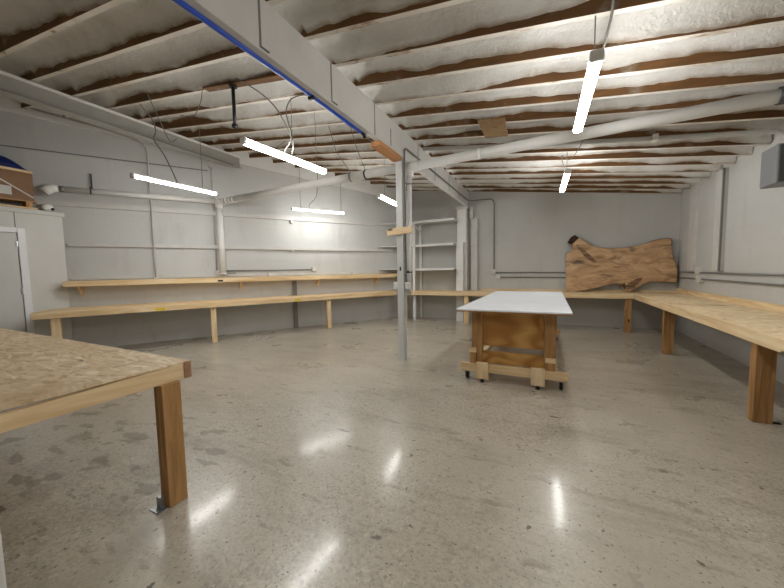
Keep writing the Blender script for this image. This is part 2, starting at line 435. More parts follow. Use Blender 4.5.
def nz(x, y, z=0): return noise.noise(Vector((x, y, z)))
fb = bmesh.new(); tl = fb.verts.layers.float.new('thin')
edges_ = [FY+.02] + ys + [BY-.012]
for i in range(len(edges_)-1):
    ya = edges_[i] + (JT if i else 0); yb = edges_[i+1]; g = yb - ya
    if g < .03: continue
    xl = min(wx(ya), wx(yb)) - .05; xr = RX + .05
    n = int((xr-xl)/.05); prev = None; sd = i*3.71
    bay = .028*nz(i*1.9, 4.2)
    for j in range(n+1):
        x = xl + (xr-xl)*j/n
        left = x < -2.2
        hb = .075 + bay + .07*nz(x*.55, sd) + .045*nz(x*1.9, sd, 3) + .022*nz(x*5, sd, 7) + .012*nz(x*13, sd, 8)
        if left: hb += -.05 + .085*max(0, min(1, (-3.6-x)/2.2)) + .04*nz(x*.9, sd, 11)
        bt = .33*nz(x*.35, sd, 21)
        if bt > .08: hb -= (bt-.08)*1.2                     # places where the foam reaches the joist's foot
        hb *= 1 - .3*max(0, min(1, (yb-3.8)/4.5))
        if RX - x < .45: hb -= .09*(1-(RX-x)/.45)
        for xe, sgn in ((-2.13, 1), (-6.72, 1), (RX, -1)):
            d = (x-xe)*sgn
            if 0 <= d < .16: hb -= .05*(1-d/.16)
        hb = max(.004, hb)
        ha = .07 + .05*nz(x*.8, sd, 31)
        ro = roofz(x)
        lump = .018*nz(x*3.1, sd, 41)
        mid = .215 + .03*nz(x*1.1, sd, 51)
        prof = [(0, ha-.004), (.022, ha), (.045+lump, ha+.03), (g*.25, mid-.03), (g*.42, mid), (g*.62, mid-.005), (g*.80, mid-.05),
                (g-.05-lump, (mid+hb)/2+.005), (g-.032+lump*.5, hb+.028), (g-.020, hb+.004), (g, hb-.004)]
        row = []; th_ = (0, 0, 0, 0, 0, 0, 0, .05, .28 + .25*nz(x*1.3, sd, 81), .75, 1)
        for q, (py, pz) in enumerate(prof):
            wob = 0 if q in (0, 10) else .010*nz(x*5, (ya+py)*9, 61) + .005*nz(x*15, (ya+py)*22, 71)
            xc = min(max(x, wx(ya+py)+.012), RX-.012)
            row.append(fb.verts.new((xc, ya+py, roofz(xc) + max(.002, pz + wob))))
            row[-1][tl] = max(0, th_[q])*(1.0 if not left else 1.15)
        if prev:
            for a in range(len(row)-1):
                f = fb.faces.new((prev[a], prev[a+1], row[a+1], row[a])); f.smooth = True
        prev = row
mb = MB(); mb.b.free(); mb.b = fb
me = bpy.data.meshes.new('spray_foam'); fb.to_mesh(me); fb.free(); me.materials.append(M['foam'])
foam = bpy.data.objects.new('spray_foam', me); C.objects.link(foam); foam['kind'] = 'stuff'
tag(foam, 'off-white spray foam insulation filling the bays between the brown roof joists', 'insulation')

# ------------------------------------------------------------------ main beam, post, left girder, back column
bm_ = thing('ceiling_beam', 'grey painted deep timber beam running overhead from above the camera to the back column', 'beam', (-2.195, 3.2, 3.31))
part(bm_, 'beam_web', MB().box(-2.205, -2.15, FY+.01, BY-.005, 3.325, 3.748), M['beam'], world=True)
part(bm_, 'bottom_strip', MB().box(-2.207, -2.135, FY+.01, BY-.35, 3.305, 3.327), M['paint'], world=True)
for y, z0, z1 in ((2.03,3.33,3.75), (2.99,3.33,3.74), (3.95,3.33,3.74), (4.44,3.36,3.60), (5.55,3.45,3.74), (6.5,3.33,3.70), (7.53,3.33,3.70), (8.46,3.36,3.70)):
    part(bm_, 'seam_strip', MB().box(-2.151, -2.146, y-.009, y+.009, z0, z1), M['dark'], 'dark vertical seam on the beam face', world=True)
for y in (2.03, 2.99):
    part(bm_, 'foot_clip', MB().box(-2.152, -2.12, y-.01, y+.07, 3.328, 3.334), M['dark'], world=True)
mb = MB().tube([(-2.222, y, 3.302 + .006*math.sin(y*3)) for y in [FY + .2 + .25*i for i in range(27)]], .022, 10)
bp = thing('blue_air_line', 'bright blue plastic air line clipped along the underside edge of the beam', 'pipe', (-2.222, 1.0, 3.27))
part(bp, 'tubing', mb, M['blue'], world=True)
part(bp, 'clip', MB().box(-2.258, -2.19, 2.72, 2.76, 3.268, 3.304, .006), M['black'], 'black clip', world=True)
part(bp, 'end_valve', MB().tube([(-2.222,3.70,3.300),(-2.222,3.78,3.295),(-2.222,3.80,3.25)], [.02,.026,.022], 8), M['black'], 'dark end fitting', world=True)
solo('bearing_block', MB().box(-2.285, -2.125, 4.06, 4.78, 3.235, 3.304, .006), M['orange'], 'orange-brown wooden bearing block under the beam beside the steel post top', 'block')

ps = thing('steel_post', 'light grey steel H-section post standing in the middle of the floor', 'post', (-2.195, 4.86, 0))
mb = MB().box(-2.248,-2.142, 4.800,4.815, .0,3.304).box(-2.248,-2.142, 4.905,4.92, .0,3.304).box(-2.203,-2.187, 4.815,4.905, 0,3.304)
part(ps, 'shaft', mb, M['steel_paint'], world=True)
part(ps, 'slot_hole', MB().box(-2.203,-2.178, 4.796,4.801, 1.50,1.56), M['black'], 'small black hole', world=True)
for z in (1.42, 1.66, 1.83, 2.0):
    part(ps, 'bolt', MB().tube([(-2.15,4.90,z),(-2.125,4.90,z)], .012, 8), M['dark'], world=True)
sb = solo('scrap_board', MB().bar((-2.405,4.775,2.125), (-1.965,4.775,2.15), .04, .105, bev=.004), M['pineX'], 'short pale pine board fixed across the steel post at head height', 'board')
def outlet(x0, x1, y0, y1, z0, z1, lab):
    t = thing('outlet_box', lab, 'outlet', ((x0+x1)/2, (y0+y1)/2, z0))
    part(t, 'box', MB().box(x0,x1,y0,y1,z0,z1,.008), M['box'], world=True)
    part(t, 'cover_plate', MB().box(x0+.008,x1-.008,y0-.006,y0,z0+.01,z1-.01,.002), M['paint_bright'], world=True)
    for dz in (.028, .065):
        part(t, 'socket', MB().box((x0+x1)/2-.014,(x0+x1)/2+.014,y0-.009,y0-.005,z0+dz,z0+dz+.02,.002), M['paper'], world=True)
outlet(-2.33,-2.25,4.82,4.90,1.19,1.31, 'white electrical outlet box on the side of the steel post, toward the shelved wall')
outlet(-2.14,-2.06,4.84,4.92,1.19,1.31, 'white electrical outlet box on the side of the steel post, toward the white-topped cart')

cd = thing('post_conduit', 'thin grey conduit rising up the steel post and turning along the beam', 'conduit', (-2.125, 4.865, 1.3))
pts = [(-2.117,4.865,1.31), (-2.117,4.865,3.2)] + bend((-2.117,4.865,3.2),(-2.117,4.865,3.47),(-2.117,6,3.47),.1) + [(-2.117,9.2,3.47)] + bend((-2.117,9.2,3.47),(-2.117,9.50,3.47),(-1.6,9.50,3.47),.15) + bend((-1.9,9.5,3.47),(-1.42,9.52,3.47),(-1.42,9.52,2.5),.16) + [(-1.42,9.54,1.5)]
part(cd, 'tube', MB().tube(pts, .014, 8), M['conduit_dark'], world=True)

gd = thing('side_girder', 'grey painted girder carrying the joists, dying into the angled block wall', 'beam', (-6.87, 2, 4.07))
def skew(x0, x1, z0, z1):
    e = lambda x: (.8337*x + 8.85)/.5522 - .02
    return MB().prism([(x0,FY+.01,z0),(x1,FY+.01,z0),(x1,e(x1)-.06,z0),(x0,e(x0)-.06,z0)], (0,0,z1-z0))
part(gd, 'web', skew(-6.93,-6.83, 4.085, 4.295), M['girder'], world=True)
part(gd, 'top_flange', skew(-6.99,-6.80, 4.295, 4.335), M['paint_bright'], world=True)
part(gd, 'bottom_flange', skew(-6.99,-6.81, 4.06, 4.085), M['girder'], world=True)
gc = solo('girder_conduit', MB().tube([(-6.782, y, 4.072) for y in (FY+.1, 0, 2, 4, 5.4)], .014, 8), M['conduit_dark'], 'thin dark conduit along the lower edge of the side girder', 'conduit')

col = thing('column', 'pale painted column against the back wall carrying the end of the beam', 'column', (-2.30, 9.37, 0))
part(col, 'upper_shaft', MB().box(-2.42,-2.16, 9.30,9.57, 2.282,3.22), M['paint_bright'], world=True)
part(col, 'lower_casing', MB().box(-2.43,-2.23, 9.22,9.57, 0,2.28), M['paint_bright'], world=True)
part(col, 'shaded_side', MB().box(-2.228,-2.14, 9.31,9.57, 0,2.28), M['paint'], world=True)  # shade on the column's right side, put in as greyer paint
part(col, 'beam_seat', MB().box(-2.44,-2.11, 9.26,9.57, 3.22,3.303), M['paint'], world=True)
pil = thing('pilaster', 'narrow stepped pilaster on the back wall beside the painted column', 'pilaster', (-1.98, 9.5, 0))
part(pil, 'shaft', MB().box(-2.06,-1.88, 9.46,9.57, .889,2.96), M['paint'], world=True)
part(pil, 'cap', MB().box(-2.09,-2.00, 9.44,9.57, 2.96,3.30), M['paint'], world=True)

# ------------------------------------------------------------------ lights
def tube_light(p, q, label, cords, lamp='lamp'):
    p, q = Vector(p), Vector(q); c = (p+q)/2; d = (q-p); Lh = d.length/2
    rz = math.atan2(d.y, d.x)
    t = thing('led_tube_light', label, 'light', c, rz, 'hanging tube lights')
    part(t, 'housing', MB().box(-Lh, Lh, -.030, .030, .031, .050, .006) if lamp == 'lamp_wrap' else MB().box(-Lh, Lh, -.042, .042, .0135, .045, .006), M['paint_bright'])
    n = 16; mb = MB(); wrap = lamp == 'lamp_wrap'; a0 = .75 if wrap else -.1; zc = .0 if wrap else .012
    prof = [(.044*math.cos(a0 - (PI+2*a0)*i/16), zc + .038*math.sin(a0 - (PI+2*a0)*i/16)) for i in range(17)]
    mb.prism([(-Lh+.015, y, z+.004) for y, z in prof], (2*Lh-.03, 0, 0))
    part(t, 'diffuser', mb, M[lamp], 'glowing white diffuser')
    for s in (-1, 1):
        part(t, 'end_cap', MB().box(s*Lh-.016, s*Lh+.016, -.047, .047, -.030, .048, .006), M['paint_bright'])
    for s in cords:
        u = Vector((d.x, d.y, 0)).normalized(); yj = min(ys, key=lambda v: abs(v + JT/2 - (c.y + u.y*s*Lh))) + JT/2
        x = max(-Lh*.97, min(Lh*.97, (yj - c.y)/u.y)); w = c + u*x
        part(t, 'hanging_wire', MB().tube([(x,0,.044), (x,0,roofz(w.x)+.003-c.z)], .0045, 6), M['cord'], 'thin grey hanging wire')
    return t
ZL = 3.05
tube_light((-3.27,2.76,ZL), (-3.17,4.16,ZL), 'long glowing tube light hanging nearest the beam, big and steeply angled', (-.2, .8), 'lamp_wrap')
tube_light((-5.885,2.86,ZL), (-5.855,4.24,ZL), 'glowing tube light hanging in front of the white pipe on the left block wall', (.8,))
tube_light((-5.68,6.12,ZL), (-4.96,7.29,ZL), 'thin glowing tube light hanging flat along the left wall above the pine shelf', (-.75, .75), 'lamp_soft')
tube_light((-3.20,6.0,ZL), (-3.28,7.4,ZL), 'short-looking glowing tube light partly hidden behind the steel post', (-.7, .7), 'lamp_wrap')
tube_light((.29,2.92,ZL), (.262,4.32,ZL), 'brightest large tube light hanging over the open floor near the camera', (-.9, .9), 'lamp_wrap')
tube_light((.243,6.08,ZL), (.203,7.48,ZL), 'small distant tube light hanging above the white-topped cart', (-.8, .8), 'lamp_wrap')
# the right row goes on over the camera
tube_light((.30,-.24,ZL), (.295,1.16,ZL), 'tube light hanging straight above the camera, next in line after the brightest one', (-.8, .8))

def cord(pts, r, label, name='power_cord', mat='cord'):
    # smooth the polyline
    P = [Vector(p) for p in pts]; out = []
    for i in range(len(P)-1):
        a, b, c, d = P[max(i-1,0)], P[i], P[i+1], P[min(i+2,len(P)-1)]
        for k in range(6):
            t = k/6
            out.append(.5*((2*b) + (c-a)*t + (2*a-5*b+4*c-d)*t*t + (3*b-a-3*c+d)*t**3))
    out.append(P[-1])
    return solo(name, MB().tube(out, r, 6), M[mat], label, 'cord')
cord([(.30,2.3,3.42),(.36,2.75,3.40),(.38,3.0,3.34),(.33,3.35,3.16),(.28,3.6,3.118)], .009, 'thick grey cord drooping to the brightest tube light near the camera')
cord([(.42,5.35,3.40),(.40,5.7,3.34),(.27,6.0,3.22),(.14,5.8,3.24),(.20,6.2,3.14),(.24,6.5,3.118)], .007, 'looped grey cord above the distant tube light over the cart')
cord([(-2.27,2.90,3.33),(-2.42,2.95,3.45),(-2.6,3.0,3.52),(-2.75,3.0,3.50),(-2.86,3.05,3.40),(-2.93,3.2,3.2),(-3.2,3.35,3.118)], .008, 'grey cord sweeping off the beam down to the big tube light')
cord([(-3.45,2.85,3.86),(-3.15,2.88,3.66),(-2.98,2.95,3.50),(-2.92,3.05,3.35),(-3.0,3.3,3.18),(-3.22,3.5,3.118)], .008, 'grey cord from the joists joining the cord above the big tube light')
cord([(-2.28,2.98,3.33),(-2.36,3.3,3.42),(-2.42,3.7,3.43),(-2.40,4.0,3.43),(-2.33,4.3,3.35),(-2.27,4.45,3.31)], .007, 'thin cord drooping beside the beam to the bearing block')
cord([(-5.9,3.05,4.22),(-6.05,3.3,4.10),(-6.35,3.5,4.05),(-6.5,3.55,3.95),(-6.2,3.55,3.6),(-5.9,3.55,3.118)], .010, 'dark cord hanging from the girder to the tube light by the white wall pipe')
cord([(-5.4,2.9,4.18),(-5.7,3.2,4.02),(-6.2,3.6,3.98),(-6.66,3.95,4.08),(-6.74,4.1,4.22)], .007, 'thin cord looping from the joists to the side girder')
cord([(-4.3,3.0,4.0),(-4.5,3.1,3.93),(-4.9,3.25,3.90),(-5.3,3.3,4.02)], .006, 'thin cord sagging between joists near the black ceiling drop')
cord([(-5.25,6.6,4.1),(-5.3,6.65,3.7),(-5.36,6.65,3.4),(-5.45,6.5,3.2),(-5.45,6.5,3.118)], .007, 'grey cord curving down to the thin tube light along the left wall')
cord([(-5.5,5.1,4.16),(-5.3,5.05,4.05),(-5.0,4.95,3.98),(-4.6,4.85,4.02)], .006, 'thin cord looped under the joists behind the big tube light')

# black threaded drop and brown board it hangs from
bd = solo('joist_board', MB().bar((-4.25,3.02,4.012), (-2.75,3.06,3.815), .10, .02), M['joist'], 'brown board fastened flat under the joists, holding the black drop pipe', 'board')
dr = thing('drop_pipe', 'black metal drop pipe with a bulbous foot hanging from the roof', 'pipe', (-3.712, 3.015, 3.38))
part(dr, 'rod', MB().tube([(-3.712,3.015,3.915),(-3.712,3.015,3.43)], .022, 12), M['black'], world=True)
part(dr, 'ceiling_plate', MB().tube([(-3.712,3.015,3.922),(-3.712,3.015,3.90)], .05, 14), M['black'], world=True)
part(dr, 'foot', MB().tube([(-3.712,3.015,3.45),(-3.712,3.015,3.43),(-3.712,3.015,3.40),(-3.712,3.015,3.385)], [.024,.038,.038,.022], 14), M['black'], world=True)

# OSB patch between joists
mb = MB().prism([(-.94,4.72,0),(-.575,4.74,0),(-.60,5.36,0),(-.945,5.40,0)], (0,0,.02))
for v in mb.b.verts: v.co.z += roofz(v.co.x) - .022
solo('ceiling_patch', mb, M['osb_patch'], 'small square chipboard patch nailed under the joists right of the beam', 'board')

# ------------------------------------------------------------------ white dust pipes
ZP = 3.2
pr = thing('dust_pipe', 'white dust-collection pipe crossing from the steel post to the far right wall', 'pipe', (0, 4.9, ZP-.08))
part(pr, 'pipe_run', MB().tube([(-2.05,5.03,ZP),(RX-.012,4.76,ZP)], .070, 20), M['pvc'], world=True)
part(pr, 'coupling', MB().tube([(2.06,4.797,ZP),(2.14,4.792,ZP)], .085, 20), M['greymetal_dark'], 'dark coupling ring', world=True)
part(pr, 'tee', MB().tube([(-2.22,5.04,ZP),(-1.93,5.022,ZP)], .082, 20).tube([(-2.10,5.03,ZP),(-2.10,5.01,3.02)], .068, 18), M['paint_bright'], world=True)
part(pr, 'joint_collar', MB().tube([(-1.0,4.966,ZP),(-.94,4.963,ZP)], .076, 20), M['pvc'], world=True)
part(pr, 'drop', MB().tube([(-2.10,5.01,3.05),(-2.125,4.99,1.10)], .042, 16), M['paint_bright'], world=True)
part(pr, 'clamp', MB().tube([(-2.103,5.007,2.925),(-2.103,5.007,2.905)], .045, 16), M['greymetal'], 'grey hose clamp', world=True)
part(pr, 'gate_valve', MB().tube([(-2.12,4.994,1.46),(-2.12,4.994,1.48)], .046, 12).box(-2.13,-2.10,4.935,4.95,1.455,1.50), M['greymetal_dark'], 'small dark blast gate', world=True)

pl = thing('dust_pipe', 'white dust-collection pipe running from the left wall drop across to the steel post', 'pipe', (-4.6, 5.1, ZP-.08))
A, B = W(-5.205, ZP, .10), Vector((-2.28, 5.0, ZP))
part(pl, 'pipe_run', MB().tube([A + (B-A)*.04, B], .070, 20), M['pvc'], world=True)
d = (B-A)
for i, f in enumerate((.035, .06, .085, .11)):
    p = A + d*f; part(pl, 'flex_rib', MB().tube([p, p+d.normalized()*.05], .080, 18), M['pvc'], world=True)
p = A + d*.80
part(pl, 'coupling', MB().tube([p, p+d.normalized()*.30], .080, 20), M['pvc'], world=True)
part(pl, 'strap', MB().tube([A+d*.797, A+d*.797+d.normalized()*.02], .083, 18), M['cord'], world=True)
part(pl, 'strap', MB().tube([A+d*.862, A+d*.862+d.normalized()*.025], .083, 18), M['black'], 'black strap', world=True)
part(pl, 'wall_drop', MB().tube([W(-5.205,ZP,.10), W(-5.205,1.50,.10)], .068, 20), M['pvc'], world=True)
part(pl, 'tee', MB().tube([W(-5.285,ZP,.10), W(-5.05,ZP,.10)], .078, 20).tube([W(-5.205,ZP,.10), W(-5.205,ZP-.16,.10)], .078, 20), M['paint_bright'], world=True)
part(pl, 'drop_end', MB().tube([W(-5.205,1.52,.10), W(-5.205,1.49,.10)], .080, 18), M['pvc'], world=True)
part(pl, 'support_pin', MB().tube([W(-5.19,1.505,.10), W(-4.93,1.515,.10)], .012, 8), M['conduit_dark'], world=True)
for i, (f, xo) in enumerate(((.797, -.06), (.862, .04))):
    p = A + d*f
    solo('hanger_cord', MB().tube([p+Vector((0,0,.08)), p+Vector((xo,-.35,.35)), Vector((p.x+xo,p.y-.55,roofz(p.x)+.03))], .006, 6), M['cord'],
         'thin grey hanger cord holding the white pipe, on the %s side' % ('left wall' if i == 0 else 'steel post'), 'cord')

pw = thing('wall_pipe', 'white pipe strapped high along the left block wall above the storage closet', 'pipe', W(-6.5, ZP-.06, .10))
part(pw, 'pipe_run', MB().tube([W(-7.95,ZP,.10), W(-5.29,ZP,.10)], .055, 18), M['pvc'], world=True)
part(pw, 'elbow', MB().tube([W(-7.95,ZP,.10), W(-8.02,ZP,.105), W(-8.09,ZP-.03,.12), W(-8.15,ZP-.09,.14)], [.058,.075,.085,.085], 18), M['paint_bright'], world=True)
part(pw, 'union', MB().tube([W(-7.93,ZP,.10), W(-7.86,ZP,.10)], .058, 14), M['conduit_dark'], world=True)
part(pw, 'strap', MB().box(-.012,.012,-.165,-.155,-.07,.08).box(-.012,.012,-.155,-.0,.055,.075).box(-.012,.012,-.06,-.045,.07,.36).xform(Matrix.Translation(W(-7.47,ZP,0)) @ Matrix.Rotation(WRZ,4,'Z')), M['greymetal_dark'], 'dark metal strap hanger', world=True)

# ------------------------------------------------------------------ conduits on the left wall
def wbx(s, z, w=.085, h=.10, t=.06): return MB().box(-w/2, w/2, -t, -.002, -h/2, h/2, .006).xform(Matrix.Translation(W(s,z,0)) @ Matrix.Rotation(WRZ,4,'Z'))
c1 = thing('wall_conduit', 'thin conduit dropping down the left wall nearest the closet to a box over the shelf', 'conduit', W(-6.52,1.45,.02))
pts = [W(-6.52,1.45,.055), W(-6.52,3.9,.07)] + bend(W(-6.52,3.9,.07), W(-6.52,4.33,.07), W(-7.3,4.50,.07), .25) + [W(-7.25,4.49,.07), W(-8.3,4.66,.07)]
part(c1, 'tube', MB().tube(pts, .017, 10), M['conduit'], world=True)
part(c1, 'junction_box', wbx(-6.50,1.455,.12,.11), M['box'], world=True)
part(c1, 'sleeve', MB().tube([W(-6.52,2.13,.055), W(-6.52,1.5,.055)], .022, 10), M['conduit'], world=True)
c2 = thing('wall_conduit', 'thin conduit with a round box, dropping beside the white vertical wall pipe', 'conduit', W(-5.32,1.5,.02))
pts = [W(-5.325,1.55,.022), W(-5.325,3.6,.022)] + bend(W(-5.325,4.0,.022), W(-5.325,4.29,.06), W(-5.8,4.37,.07), .16) + [W(-6.3,4.42,.08)]
part(c2, 'tube', MB().tube(pts, .017, 10), M['conduit'], world=True)
part(c2, 'round_box', MB().tube([W(-5.32,4.06,0), W(-5.32,4.06,.08)], .075, 16), M['box'], world=True)
part(c2, 'junction_box', wbx(-5.33,1.53,.09,.10), M['box'], world=True)
c3 = thing('wall_conduit', 'short level conduit above the pine shelf ending in a square box', 'conduit', W(-4.1,1.56,.02))
part(c3, 'tube', MB().tube([W(-5.12,1.57,.04), W(-3.0,1.57,.04)], .016, 10), M['conduit_dark'], world=True)
part(c3, 'junction_box', wbx(-2.95,1.59,.12,.13), M['box'], world=True)
for s, z, lab in ((-4.06,1.46,'small white wall box resting over the pine shelf below the level conduit'), (-1.74,1.46,'small white wall box over the pine shelf near the corner shelves')):
    solo('wall_box', wbx(s,z,.20 if s < -3 else .16,.085), M['box'], lab, 'box')
for s, z, lab in ((-3.52,2.85,'small white square cover on the upper left-wall ledge'), (-3.52,2.10,'small white square cover on the lower left-wall ledge')):
    solo('wall_cover', wbx(s,z,.07,.10,.07), M['box'], lab, 'box')
solo('wall_post', MB().box(-.05,.05,-.06,-.005,0,1.28).xform(Matrix.Translation(W(-3.50,0,0)) @ Matrix.Rotation(WRZ,4,'Z')), M['conduit_dark'], 'dark upright channel on the left wall seen between shelf and bench', 'channel')

# ------------------------------------------------------------------ pine shelf on the left wall (local x along the wall, -y into the room)
sh = thing('wall_shelf', 'long pale pine shelf on brackets along the left block wall', 'shelf', W(-4,1.3,0), WRZ)
part(sh, 'shelf_board', MB().box(-3.93, 3.90, -.30, -.036, .085, .11), M['pineX'])
part(sh, 'front_board', MB().box(-3.95, 3.90, -.335, -.30, .0, .105, .004), M['pineX'])
part(sh, 'wall_cleat', MB().box(-3.9, 3.90, -.036, -.002, .0, .085), M['pineX'])
for s in (-3.76, -.83, 1.14, 2.95):
    mb = MB().prism([(s-.02,-.036,-.19), (s-.02,-.036,-.10), (s-.02,-.24,.085), (s-.02,-.30,.085), (s-.02,-.30,.04)], (.04,0,0))
    part(sh, 'brace', mb, M['pineZ'])
    part(sh, 'brace_cleat', MB().box(s-.02,s+.02,-.036,-.002,-.20,0), M['pineZ'])
part(sh, 'dark_knot', MB().box(-1.33,-1.22,-.338,-.334,.02,.06,.001), M['black'], 'black blemish on the shelf edge')

# ------------------------------------------------------------------ left bench
# front edge runs at its own slight angle, so the bench is deeper near the closet
ZB = .885
F0, F1 = Vector((-7.88, 2.16, 0)), Vector((-4.13, 8.75, 0))
fd = (F1-F0).normalized(); frz = math.atan2(fd.y, fd.x); fl = (F1-F0).length
lb = thing('workbench', 'long built-in pine workbench below the shelf on the left wall', 'workbench', F0, frz)
Ri = Matrix.Rotation(-frz, 4, 'Z') @ Matrix.Translation(-F0)
def loc(p): return Ri @ Vector(p)
bk0, bk1 = loc(W(-7.85,0,.015)), loc(W(-.4,0,.015)); cl = loc((-8.62,2.2,0)); cl2 = loc((-8.62,2.93,0))
poly = [(0,.04,ZB-.025), (fl,.04,ZB-.025), (bk1.x,bk1.y,ZB-.025), (cl2.x,cl2.y,ZB-.025), (max(cl.x,-.05),min(cl.y,.5),ZB-.025)]
part(lb, 'bench_top', MB().prism([(0,.04,ZB-.02), (fl,.04,ZB-.02), (bk1.x,bk1.y-.01,ZB-.02), (bk0.x,bk0.y-.02,ZB-.02), (cl2.x+.02,cl2.y-.06,ZB-.02), (0,.64,ZB-.02)], (0,0,.02)), M['pineX'])
part(lb, 'front_board', MB().box(0, fl, 0, .04, ZB-.11, ZB, .005), M['pineX'])
part(lb, 'end_board', MB().box(0, .04, .04, .60, ZB-.11, ZB-.022), M['pineY'])
for s in (.28,):
    part(lb, 'leg', MB().box(s-.06, s+.06, .045, .135, 0, ZB-.022, .004), M['pineZ'])
for P_, w in (((-6.565,4.545,0), .105), ((-5.125,6.83,0), .105)):
    q = loc(P_)
    part(lb, 'leg', MB().box(q.x-w/2, q.x+w/2, .042, .130, 0, ZB-.022, .004), M['pineZ'])
    part(lb, 'knot_hole', MB().box(q.x-.012, q.x+.012, .038, .043, ZB-.16, ZB-.125, .001), M['black'], 'dark bolt hole in the leg')
for P_ in ((-7.0,3.72,0), (-5.62,6.13,0)):
    q = loc(P_); part(lb, 'sticker', MB().box(q.x-.08, q.x+.08, -.003, .001, ZB-.095, ZB-.045), M['yellow'], 'yellow paper sticker')
part(lb, 'back_rail', MB().bar(Vector((bk0.x,bk0.y-.05,ZB-.13)), Vector((bk1.x,bk1.y-.05,ZB-.13)), .04, .09), M['pineX'])

# ------------------------------------------------------------------ back bench and right bench
ZR = .887
bb = thing('workbench', 'built-in pine workbench along the back wall under the corner shelves', 'workbench', (-1.2, 9.2, 0))
part(bb, 'bench_top', MB().box(-4.1, -2.445, 8.852, 9.56, ZR-.02, ZR).box(-2.445, -2.12, 8.852, 9.21, ZR-.02, ZR).box(-2.12, 2.65, 8.852, 9.56, ZR-.02, ZR), M['osb_right'], world=True)
part(bb, 'front_board', MB().box(-4.1, 1.71, 8.81, 8.85, ZR-.115, ZR+.002, .005), M['pineX'], world=True)
part(bb, 'back_rail', MB().box(-1.8, 2.65, 9.53, 9.565, ZR, ZR+.045), M['pineX'], world=True)
part(bb, 'side_rail', MB().box(2.652, 2.659, 8.86, 9.565, ZR, ZR+.095).box(2.622, 2.651, 8.86, 9.528, ZR, ZR+.095), M['pineY'], world=True)
for x in (-3.93, -2.06, 1.62, -.2):
    part(bb, 'leg', MB().box(x-.065, x+.065, 8.86, 8.95, 0, ZR-.022, .004), M['pineZ' if x < 0 else 'firZ'], world=True)
for y in (8.97, 9.52):
    part(bb, 'leg', MB().box(-3.675, -3.605, y-.025, y+.025, 0, ZR-.022, .003), M['paint_bright'], 'white painted leg', world=True)
rb = thing('workbench', 'wide chipboard-topped workbench along the right block wall', 'workbench', (2.2, 5.2, 0))
part(rb, 'bench_top', MB().box(1.755, 2.62, -1.2, 8.805, ZR-.02, ZR+.001), M['osb_right'], world=True)
part(rb, 'front_board', MB().box(1.715, 1.755, -1.2, 8.805, ZR-.118, ZR+.004, .005), M['pineY'], world=True)
part(rb, 'back_board', MB().box(2.622, 2.658, -1.2, 8.805, ZR-.02, ZR+.095, .004), M['pineY'], world=True)
for y in (6.93, 4.22, 1.4, -.9):
    l = part(rb, 'leg', MB().box(1.76, 1.805, y-.05, y+.05, 0, ZR-.022, .003).box(1.806, 1.90, y-.047, y+.045, 0, ZR-.022, .003), M['amberZ'], world=True)
    part(rb, 'cross_rail', MB().box(1.905, 2.62, y-.02, y+.02, ZR-.115, ZR-.022), M['firX'], world=True)
fp_ = part(rb, 'floor_clip', MB().box(1.905,1.97,4.20,4.23,0,.012,.002), M['black'], world=True)

# ------------------------------------------------------------------ corner shelves
cs = thing('corner_shelving', 'white painted three-tier corner shelving between left wall and column above the bench', 'shelving', (-3.5, 9.3, 0))
for z in (1.545, 2.245, 2.935):
    part(cs, 'shelf', MB().prism([(-4.77,8.80,z-.015), (-3.64,8.96,z-.015), (-2.435,8.96,z-.015), (-2.435,9.56,z-.015), (wx(9.56)+.02,9.56,z-.015)], (0,0,.022)), M['paint_bright'], world=True)
    part(cs, 'shelf_lip', MB().box(-3.62,-2.435, 8.945,8.96, z-.05, z+.012), M['paint_bright'], world=True)
for x, y in ((-3.64, 8.97), (-3.64, 9.52)):
    part(cs, 'upright', MB().box(x-.035, x+.035, y-.025, y+.025, ZR+.003, 2.92), M['paint_bright'], world=True)
part(cs, 'side_brace', MB().bar((-3.64,8.98,2.86), (-3.64,9.52,2.70), .03, .05), M['paint_bright'], world=True)
part(cs, 'back_strip', MB().box(-2.50,-2.45,9.53,9.565,ZR+.002,1.52), M['greymetal_dark'], 'dark strip below the lowest shelf', world=True)

# ------------------------------------------------------------------ back wall conduits, right wall conduits
def yb(x, z, w=.10, h=.10): return MB().box(x-w/2, x+w/2, BY-.06, BY-.001, z-h/2, z+h/2, .006)
k1 = thing('wall_conduit', 'upper of the two level conduits behind the live-edge slab, starting at a square box', 'conduit', (0,BY,1.38))
part(k1, 'tube', MB().tube([(-1.42,BY-.03,1.395), (2.5,BY-.03,1.36)] + bend((2.5,BY-.03,1.36),(RX-.03,BY-.03,1.36),(RX-.03,8,1.36),.08) + [(RX-.03,3,1.36)], .014, 8), M['conduit_dark'], world=True)
part(k1, 'junction_box', yb(-1.44,1.41,.12,.12), M['box'], world=True)
part(k1, 'junction_box', MB().box(RX-.06,RX-.001,8.25,8.43,1.33,1.46,.006), M['box'], world=True)
k2 = thing('wall_conduit', 'lower of the two level conduits behind the live-edge slab, starting at a square box', 'conduit', (0,BY,1.26))
part(k2, 'tube', MB().tube([(-1.30,BY-.03,1.265), (2.5,BY-.03,1.235)] + bend((2.5,BY-.03,1.235),(RX-.03,BY-.03,1.235),(RX-.03,8,1.235),.08) + [(RX-.03,3,1.235)], .014, 8), M['conduit_dark'], world=True)
part(k2, 'junction_box', yb(-1.30,1.28,.12,.12), M['box'], world=True)
part(k2, 'junction_box', MB().box(RX-.07,RX-.001,8.16,8.34,1.17,1.31,.006), M['box'], world=True)

